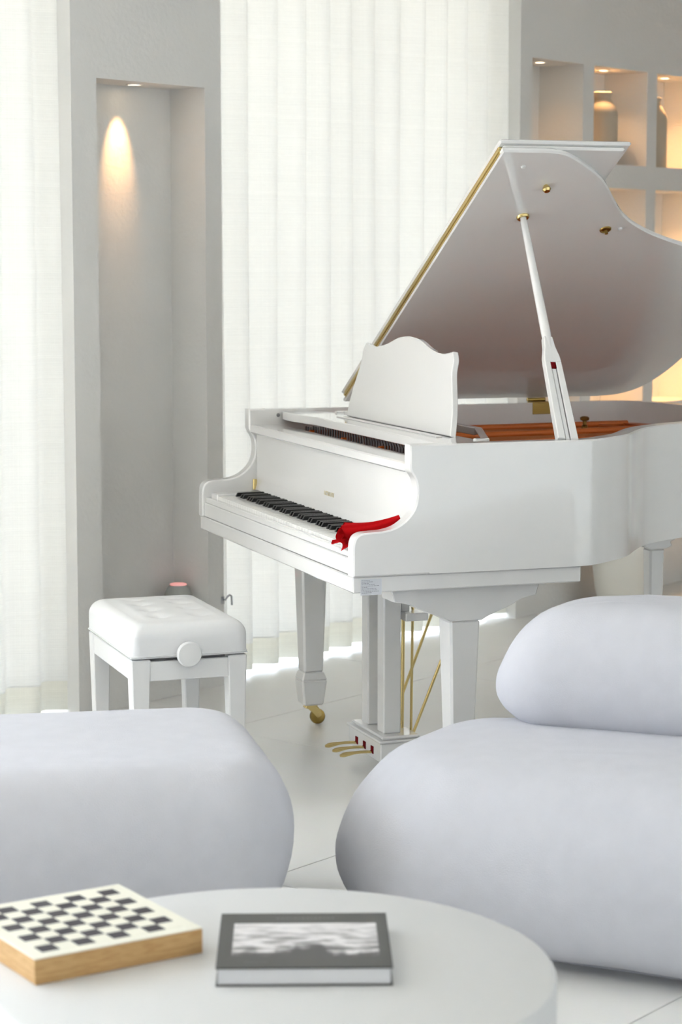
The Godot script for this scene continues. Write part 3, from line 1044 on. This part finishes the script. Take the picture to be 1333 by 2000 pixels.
# ---------- bench ----------
func build_bench() -> void:
	var b := thing("piano_bench", "white padded piano bench with a round side knob, before the keyboard", "bench", piano_at * Transform3D(Basis(), P(-0.005, 0, -0.300)))
	var hx := 0.262
	var hz := 0.165
	var seat := shape()
	# rounded cushion with shallow buttoned dimples
	var prof := []
	for k in 9:
		var f := k / 8.0 * PI / 2
		prof.append(Vector2(0.040 * (1.0 - cos(f)), 0.458 + 0.042 * sin(f)))
	var rings := [Vector2(0.0, 0.412)]
	rings.append_array(prof)
	var outline := func(inset: float) -> PackedVector2Array:
		var o := PackedVector2Array()
		var r := maxf(0.028 - inset * 0.3, 0.01)
		for c in [[1, 1, 0.0], [-1, 1, PI / 2], [-1, -1, PI], [1, -1, PI * 1.5]]:
			for k in 7:
				var a: float = c[2] + k / 6.0 * PI / 2
				o.append(Vector2(c[0] * (hx - inset - r) + cos(a) * r, c[1] * (hz - inset - r) + sin(a) * r))
		return o
	var n: int = outline.call(0.0).size()
	seat.grid(n, rings.size() - 1, func(i, j):
		var q: Vector2 = outline.call(rings[j].x)[i % n]
		return Vector3(q.x, rings[j].y, q.y), null, true)
	var dim := func(x: float, z: float) -> float:
		var y := 0.500 + 0.010 * (1.0 - (x / hx) ** 2) * (1.0 - (z / hz) ** 2)
		for bx in [-0.15, -0.05, 0.05, 0.15]:
			for bz in [-0.055, 0.055]:
				y -= 0.013 * exp(-((x - bx) ** 2 + (z - bz) ** 2) / 0.00042)
		return y
	seat.grid(60, 40, func(i, j):
		var x: float = (hx - 0.04) * (i / 30.0 - 1.0)
		var z: float = (hz - 0.04) * (1.0 - j / 20.0)
		var ed: float = minf(1.0, minf(minf(i, 60 - i), minf(j, 40 - j)) / 4.0)
		return Vector3(x, lerpf(0.500, dim.call(x, z), ed), z))
	seat.box(Vector3(-hx + 0.002, 0.408, -hz + 0.002), Vector3(hx - 0.002, 0.4125, hz - 0.002), 0.001)
	var cushion := part("cushion", seat, mat.vinyl, b)
	var pipe := shape()
	var loop := []
	for q in outline.call(-0.001): loop.append(Vector3(q.x, 0.414, q.y))
	loop.append(loop[0])
	pipe.tube(loop, 0.0018, 6)
	part("piping", pipe, mat.vinyl, cushion)
	for bx in [-0.15, -0.05, 0.05, 0.15]:
		for bz in [-0.055, 0.055]:
			var bt := shape()
			bt.lathe([Vector2(0.010, 0.0), Vector2(0.008, 0.003), Vector2(0.0, 0.0045)], 12, Transform3D(Basis(), Vector3(bx, dim.call(bx, bz) - 0.001, bz)))
			part("button", bt, mat.vinyl, cushion)
	for sx in [-1, 1]:
		for sz in [-1, 1]:
			var lg := shape()
			lg.taper(0.0, 0.404, Vector2(0.017, 0.017), Vector2(0.0265, 0.0265), 0.003, Transform3D(Basis(), Vector3(sx * (hx - 0.030), 0, sz * (hz - 0.030))))
			part("leg", lg, mat.white_paint, b)
	for s in [-1, 1]:
		var ap := shape()
		ap.box(Vector3(-hx + 0.055, 0.345, s * (hz - 0.016) - 0.009), Vector3(hx - 0.055, 0.402, s * (hz - 0.016) + 0.009), 0.002)
		part("apron", ap, mat.white_paint, b)
		var ep := shape()
		ep.box(Vector3(s * (hx - 0.016) - 0.009, 0.345, -hz + 0.055), Vector3(s * (hx - 0.016) + 0.009, 0.398, hz - 0.055), 0.002)
		part("apron", ep, mat.white_paint, b)
		var kb := shape()
		kb.lathe([Vector2(0.008, 0.0), Vector2(0.008, 0.018), Vector2(0.030, 0.019), Vector2(0.034, 0.023), Vector2(0.0345, 0.030), Vector2(0.031, 0.036), Vector2(0.0, 0.038)], 32, Transform3D(Basis(Vector3(0, 0, 1), -s * PI / 2), Vector3(s * (hx - 0.008), 0.418, 0.008)))
		part("knob", kb, mat.white_paint, b, "round white height knob")
	var mech := shape()
	mech.box(Vector3(-hx + 0.04, 0.385, -hz + 0.04), Vector3(hx - 0.04, 0.4085, hz - 0.04), 0.002)
	part("lift_frame", mech, mat.steel, b)

# ---------- sofas ----------
func pill(half_l: float, half_d: float, low: float, high: float, plan_r: float, edge: float, crown: float, rough: float, seed_: int, foot := 0.08, ends := 0.0, belly := 0.5) -> Shape:
	# an upholstered block with fully rounded edges; x is its length, z its depth
	var f := FastNoiseLite.new()
	f.seed = seed_
	f.frequency = 1.6
	f.fractal_octaves = 3
	var hh := (high - low) / 2.0
	var ym := (high + low) / 2.0
	var around := 120
	var sh := shape()
	var plan := func(k: int, inset: float) -> Vector2:
		var a := TAU * k / around
		# walk the rounded rectangle by equal corner arcs and straight runs
		var quarter := around / 4
		var c := (k / quarter) % 4
		var t := float(k % quarter) / quarter
		var sgn: Array = [[1, 1], [-1, 1], [-1, -1], [1, -1]][c]
		var nxt: Array = [[-1, 1], [-1, -1], [1, -1], [1, 1]][c]
		var r := maxf(plan_r - inset, 0.004)
		var hl := half_l - inset
		var hd := half_d - inset
		if t < 0.6:
			var g: float = c * PI / 2 + t / 0.6 * PI / 2
			return Vector2(sgn[0] * (hl - r) + cos(g) * r, sgn[1] * (hd - r) + sin(g) * r)
		var u := (t - 0.6) / 0.4
		var p0 := Vector2(sgn[0] * (hl - r) + cos((c + 1) * PI / 2) * r, sgn[1] * (hd - r) + sin((c + 1) * PI / 2) * r)
		var p1 := Vector2(nxt[0] * (hl - r) + cos((c + 1) * PI / 2) * r, nxt[1] * (hd - r) + sin((c + 1) * PI / 2) * r)
		return p0.lerp(p1, u)
	var rows := 44
	sh.grid(around, rows, func(i, j):
		var k: int = i % around
		var q: Vector2
		var y: float
		if j <= 8:
			q = plan.call(k, foot) * (j / 8.0)
			y = -1.0
		elif j >= rows - 10:
			q = plan.call(k, edge) * ((rows - j) / 10.0)
			y = 1.0
		else:
			var g: float = ((j - 8) / float(rows - 18) - 0.5) * PI
			q = plan.call(k, (edge if g > 0.0 else foot) * (1.0 - pow(maxf(cos(g), 0.0), 0.85)))
			y = sin(g)
		var cr := 0.0
		if y > 0.0:
			cr = crown * y * (1.0 - (q.x / half_l) ** 2) * (1.0 - (q.y / half_d) ** 2)
		var split := low + (high - low) * belly     # the widest height; below it the side turns under
		var yy := split + (high - split) * y if y > 0.0 else split + (split - low) * y
		if ends > 0.0:
			var over := maxf(absf(q.x) - (half_l - ends), 0.0) / ends
			yy = low + (yy - low) * (0.45 + 0.55 * sqrt(maxf(0.0, 1.0 - over * over)))
		var p := Vector3(q.x, yy + cr, q.y)
		var w: float = f.get_noise_3d(p.x * 2.0, p.y * 2.0, p.z * 2.0) * rough
		return p + Vector3(q.x, y * 0.3, q.y).normalized() * w * (0.0 if j == 0 else 1.0), null, true)
	return sh

func build_sofas() -> void:
	# right sofa: its front faces the coffee table
	var ax := Vector3(0.902, 0, 0.432)
	var right_at := Transform3D(Basis(Vector3.UP, -atan2(ax.z, ax.x)), Vector3(0.45, 0, -4.40))
	var rs := thing("sofa", "white pebble-shaped sofa with a loose back cushion, beside the piano", "sofa", right_at * Transform3D(Basis(), Vector3(0.50, 0, -0.33)))
	part("seat", pill(1.12, 0.41, 0.022, 0.40, 0.40, 0.20, 0.03, 0.012, 31, 0.12, 0.26, 0.48), mat.sofa, rs)
	var bs := shape()
	bs.prism(rounded(0.98, 0.26, 0.24), 0.0, 0.05, func(q: Vector2, h: float): return Vector3(q.x, h, q.y), 0.0)
	part("plinth", bs, mat.plinth, rs)
	part("back_cushion", pill(0.93, 0.21, 0.0, 0.295, 0.205, 0.15, 0.0, 0.010, 37, 0.09, 0.34, 0.42), mat.sofa, rs, "", Transform3D(Basis(), Vector3(0.06, 0.402, -0.29)))
	# left sofa
	var left_at := Transform3D(Basis(Vector3.UP, 0.20), Vector3(-0.105, 0, -4.80))
	var ls := thing("sofa", "long backless white sofa with rounded end, standing before the piano bench", "sofa", left_at * Transform3D(Basis(), Vector3(-1.02, 0, 0)))
	part("seat", pill(0.98, 0.39, 0.02, 0.428, 0.17, 0.12, 0.010, 0.008, 41, 0.24, 0.0, 0.62), mat.sofa, ls)
	var bl := shape()
	bl.prism(rounded(0.72, 0.14, 0.12), 0.0, 0.06, func(q: Vector2, h: float): return Vector3(q.x, h, q.y), 0.0)
	part("plinth", bl, mat.plinth, ls)

func rounded(hl: float, hd: float, r: float) -> PackedVector2Array:
	var o := PackedVector2Array()
	for c in [[1, 1, 0.0], [-1, 1, PI / 2], [-1, -1, PI], [1, -1, PI * 1.5]]:
		for k in 9:
			var a: float = c[2] + k / 8.0 * PI / 2
			o.append(Vector2(c[0] * (hl - r) + cos(a) * r, c[1] * (hd - r) + sin(a) * r))
	return o

# ---------- coffee table and what lies on it ----------
const TABLE_Y := 0.40

func build_table() -> void:
	var t := thing("coffee_table", "round white drum coffee table", "table", Transform3D(Basis(), Vector3(-0.104, 0, -3.231)))
	var top := shape()
	var r := 0.4316
	top.lathe([Vector2(0.0, TABLE_Y - 0.10), Vector2(r - 0.004, TABLE_Y - 0.10), Vector2(r, TABLE_Y - 0.096), Vector2(r, TABLE_Y - 0.006), Vector2(r - 0.002, TABLE_Y - 0.002), Vector2(r - 0.006, TABLE_Y), Vector2(0.0, TABLE_Y)], 96)
	part("top", top, mat.table, t)
	var drum := shape()
	drum.lathe([Vector2(0.0, 0.0), Vector2(r - 0.012, 0.0), Vector2(r - 0.010, 0.004), Vector2(r - 0.010, TABLE_Y - 0.10)], 96)
	part("drum", drum, mat.table, t)
	# chess board box
	var turn := 0.575
	var centre := Vector3(-0.412, TABLE_Y, -3.343)
	var cb := thing("chess_board", "folding wooden chess board box with dark and pale squares, on the coffee table", "board game", Transform3D(Basis(Vector3.UP, turn), centre))
	var h := 0.0415
	var half := 0.1425
	var body := shape()
	body.box(Vector3(-half, 0, -half), Vector3(half, h - 0.003, half), 0.0012)
	part("case", body, mat.pine, cb, "pale pine sides")
	var lid := shape()
	lid.box(Vector3(-half, h - 0.003, -half), Vector3(half, h - 0.0006, half), 0.0008)
	part("playing_surface", lid, mat.board_light, cb)
	var sq := shape()
	var q := 0.0300
	sq.box(Vector3(-q / 2 + 0.0002, h - 0.0012, -q / 2 + 0.0002), Vector3(q / 2 - 0.0002, h, q / 2 - 0.0002), 0.0003)
	var sqm := sq.done()
	for i in 8:
		for j in 8:
			part("square", sqm, mat.board_dark if (i + j) % 2 == 1 else mat.board_light, cb, "", Transform3D(Basis(), Vector3((i - 3.5) * q, 0, (j - 3.5) * q)))
	# book
	var bk := thing("hardback_book", "dark grey hardback photo book lying on the coffee table", "book", Transform3D(Basis(Vector3.UP, 0.02), Vector3(-0.057, TABLE_Y, -3.279)))
	var cov := shape()
	cov.box(Vector3(-0.132, 0.0, -0.136), Vector3(0.132, 0.0025, 0.136), 0.0008)
	cov.box(Vector3(-0.132, 0.0265, -0.136), Vector3(0.132, 0.029, 0.136), 0.0008)
	cov.box(Vector3(-0.132, 0.0015, -0.137), Vector3(0.132, 0.0275, -0.1335), 0.0012)
	part("cover", cov, mat.cover, bk, "dark grey cover")
	var pg := shape()
	pg.box(Vector3(-0.128, 0.0025, -0.1335), Vector3(0.128, 0.0265, 0.1345), 0.0015)
	part("pages", pg, mat.pages, bk)
	var pr := shape()
	pr.uvquad(Vector3(-0.130, 0.02908, -0.134), Vector3(0.130, 0.02908, -0.134), Vector3(0.130, 0.02908, 0.134), Vector3(-0.130, 0.02908, 0.134), Vector3.UP)
	var m := matte(1, 1, 1, 0.45)
	m.albedo_texture = ImageTexture.create_from_image(book_cover())
	part("cover_print", pr, m, bk, "cover print with a pale landscape photograph")

func book_cover() -> Image:
	var n := 512
	var im := Image.create(n, n, false, Image.FORMAT_RGB8)
	im.fill(Color(0.295, 0.295, 0.29))
	var f := FastNoiseLite.new()
	f.seed = 5
	f.frequency = 0.011
	f.fractal_octaves = 5
	for y in range(100, 440):
		for x in range(40, 480):
			var u := (x - 40) / 440.0
			var v := (y - 100) / 340.0
			# pale sky, soft cloud bands, dark hills along the foot
			var k := 0.88 - 0.25 * v + f.get_noise_2d(x * 0.7, y * 2.2) * (0.15 + 0.75 * v)
			var hill := 0.78 - 0.22 * exp(-((u - 0.56) / 0.10) ** 2) - 0.10 * exp(-((u - 0.42) / 0.06) ** 2) + 0.12 * f.get_noise_2d(x * 1.6, 7.0)
			if v > hill: k = lerpf(k, 0.30, clampf((v - hill) * 7.0, 0.0, 1.0))
			k = clampf(k, 0.26, 0.90)
			im.set_pixel(x, y, Color(k, k * 0.985, k * 0.985))
	var rng := RandomNumberGenerator.new()
	rng.seed = 8
	var x := 170
	while x < 350:
		var w := rng.randi_range(5, 11)
		im.fill_rect(Rect2i(x, 44, w, 12), Color(0.42, 0.42, 0.42))
		x += w + 5
	x = 80
	while x < 150:
		var w := rng.randi_range(4, 8)
		im.fill_rect(Rect2i(x, 462, w, 8), Color(0.40, 0.40, 0.40))
		x += w + 4
	return im

# ---------- small things ----------
func downlight(label: String, s: float, y: float, z: float, tilt: float, angle: float, power: float, group: String) -> void:
	var d := thing("downlight", label, "light", room * Transform3D(Basis(), Vector3(s, y, z)), group)
	var ring := shape()
	ring.lathe([Vector2(0.021, 0.0), Vector2(0.022, -0.003), Vector2(0.026, -0.004), Vector2(0.029, -0.002), Vector2(0.029, 0.0)], 24)
	part("trim_ring", ring, mat.white_paint, d)
	var len_ := shape()
	len_.lathe([Vector2(0.0, -0.0022), Vector2(0.021, -0.0015), Vector2(0.021, 0.0)], 24)
	part("lens", len_, glow(Color(1.0, 0.90, 0.74), 4.0), d)
	var l := SpotLight3D.new()
	l.name = "beam"
	l.light_color = Color(1.0, 0.76, 0.50)
	l.light_energy = power
	l.light_size = 0.012
	l.spot_angle = angle
	l.spot_angle_attenuation = 1.0
	l.spot_range = 12.0
	l.spot_attenuation = 2.0
	l.shadow_enabled = true
	l.position = Vector3(0, -0.006, 0)
	l.rotation = Vector3(-PI / 2 + tilt, 0, 0)
	d.add_child(l)

func vase(label: String, s: float, y: float, z: float, r: float, h: float) -> void:
	var v := thing("vase", label, "vase", room * Transform3D(Basis(), Vector3(s, y, z)), "")
	var sh := shape()
	sh.lathe([Vector2(0.0, 0.0), Vector2(r * 0.94, 0.0), Vector2(r, h * 0.02), Vector2(r, h * 0.68), Vector2(r * 0.96, h * 0.735), Vector2(r * 0.84, h * 0.805), Vector2(r * 0.66, h * 0.865), Vector2(r * 0.56, h * 0.90), Vector2(r * 0.55, h * 0.945), Vector2(r * 0.60, h * 0.965), Vector2(r * 0.62, h * 0.99), Vector2(r * 0.57, h), Vector2(r * 0.48, h * 0.99), Vector2(r * 0.46, h * 0.93), Vector2(0.0, h * 0.90)], 40)
	part("body", sh, mat.vase, v)

func build_small_things() -> void:
	downlight("small recessed downlight in the top of the tall pillar niche", -0.367, 2.044, -0.08, 0.36, 20.0, 0.17, "")
	var row_names := ["top", "middle", "bottom"]
	var col_names := ["first", "second", "third", "fourth"]
	for c in 4:
		for r in 3:
			downlight("recessed downlight in the %s-row niche, %s column from the curtain" % [row_names[r], col_names[c]], (NICHE_COLUMNS[c][0] + NICHE_COLUMNS[c][1]) / 2, NICHE_ROWS[r][1], -0.09, 0.0, 58.0, [0.018, 0.075, 0.12, 0.12][c], "niche wall downlights")
	vase("tan ceramic bottle vase in the top-row niche second from the curtain", 2.576, 1.878, -0.11, 0.070, 0.315)
	vase("tan ceramic bottle vase in the top-row niche third from the curtain", 2.997, 1.878, -0.11, 0.070, 0.315)
	# big pale floor pot behind the piano
	var pot := thing("floor_pot", "large cream floor pot behind the piano tail", "pot", room * Transform3D(Basis(), Vector3(2.22, 0, 0.26)))
	var ps := shape()
	ps.lathe([Vector2(0.0, 0.0), Vector2(0.095, 0.0), Vector2(0.108, 0.012), Vector2(0.128, 0.10), Vector2(0.143, 0.22), Vector2(0.146, 0.32), Vector2(0.138, 0.42), Vector2(0.118, 0.50), Vector2(0.112, 0.53), Vector2(0.118, 0.545), Vector2(0.108, 0.548), Vector2(0.100, 0.53), Vector2(0.0, 0.48)], 48)
	part("body", ps, mat.pot, pot)
	# small grey speaker in the tall niche
	var sp := thing("smart_speaker", "small round grey speaker with a red light, in the pillar niche", "speaker", room * Transform3D(Basis(), Vector3(-0.17, 0.25, -0.085)))
	var body := shape()
	body.lathe([Vector2(0.0, 0.0), Vector2(0.038, 0.0), Vector2(0.046, 0.012), Vector2(0.050, 0.045), Vector2(0.048, 0.075), Vector2(0.040, 0.098), Vector2(0.030, 0.110), Vector2(0.0, 0.112)], 32)
	part("body", body, mat.speaker, sp)
	var lr := shape()
	lr.lathe([Vector2(0.0290, 0.110), Vector2(0.0290, 0.1135), Vector2(0.024, 0.1150), Vector2(0.0, 0.1152)], 32)
	part("light_ring", lr, glow(Color(1.0, 0.45, 0.42), 0.25), sp, "glowing red top")
	# chrome hook on the pillar edge
	var hk := thing("curtain_hook", "small chrome hook on the pillar edge by the curtain", "hook", room * Transform3D(Basis(), Vector3(-0.034, 0.30, 0.0)))
	var hp := shape()
	hp.tube([Vector3(0, 0, 0), Vector3(0.0, 0.0, 0.010), Vector3(0.004, 0.012, 0.016), Vector3(0.014, 0.017, 0.018), Vector3(0.023, 0.012, 0.018), Vector3(0.025, -0.02, 0.018)], 0.0035, 8)
	part("loop", hp, mat.chrome, hk)
	var hb := shape()
	hb.box(Vector3(-0.012, -0.014, 0.0), Vector3(0.003, 0.012, 0.004), 0.001)
	part("plate", hb, mat.chrome, hk)
	# rolled red felt at the treble end of the keys
	var fl := thing("key_cover", "rolled red felt key cover at the treble end of the keyboard", "cloth", piano_at)
	var f := FastNoiseLite.new()
	f.seed = 17
	f.frequency = 3.0
	var roll := shape()
	var cols := 48
	var rows := 30
	roll.grid(cols, rows, func(i, j):
		var t: float = j / float(rows)
		var a: float = TAU * (i % cols) / cols
		var c := P(lerpf(0.638, 0.658, t), lerpf(0.776, 0.805, t * t), lerpf(0.002, 0.148, t))
		var rx := lerpf(0.030, 0.016, t)
		var ry := lerpf(0.025, 0.0135, t)
		var k := 1.0 + (0.10 * sin(a * 3.0 + 1.0 + t * 2.0) + 0.06 * sin(a * 7.0 - t * 3.0)) * (1.0 - t * 0.6)
		return c + Vector3(cos(a) * rx * k, sin(a) * ry * k, 0.010 * sin(a * 2.0 + 0.5) * (1.0 - t)), null, true)
	part("roll", roll, mat.red_felt, fl)
	var spiral := shape()
	spiral.grid(40, 6, func(i, j):
		var t: float = i / 40.0
		var a: float = TAU * 1.9 * t + 0.7
		var r: float = 0.026 - 0.018 * t
		return P(0.638, 0.776, 0.003 + 0.03 * j / 6.0) + Vector3(cos(a) * r * 1.05, sin(a) * r * 0.8, 0.006 * sin(a * 1.5)))
	part("inner_turns", spiral, mat.red_felt, fl)
	var flapc := shape()
	flapc.grid(24, 10, func(i, j):
		var t: float = i / 24.0
		var v: float = j / 10.0
		return P(lerpf(0.575, 0.668, t), 0.755 - 0.006 * sin(t * 9.0) - 0.014 * v * (0.3 + t) , 0.030 - 0.034 * v - 0.008 * sin(t * 8.0)))
	part("loose_end", flapc, mat.red_felt, fl)
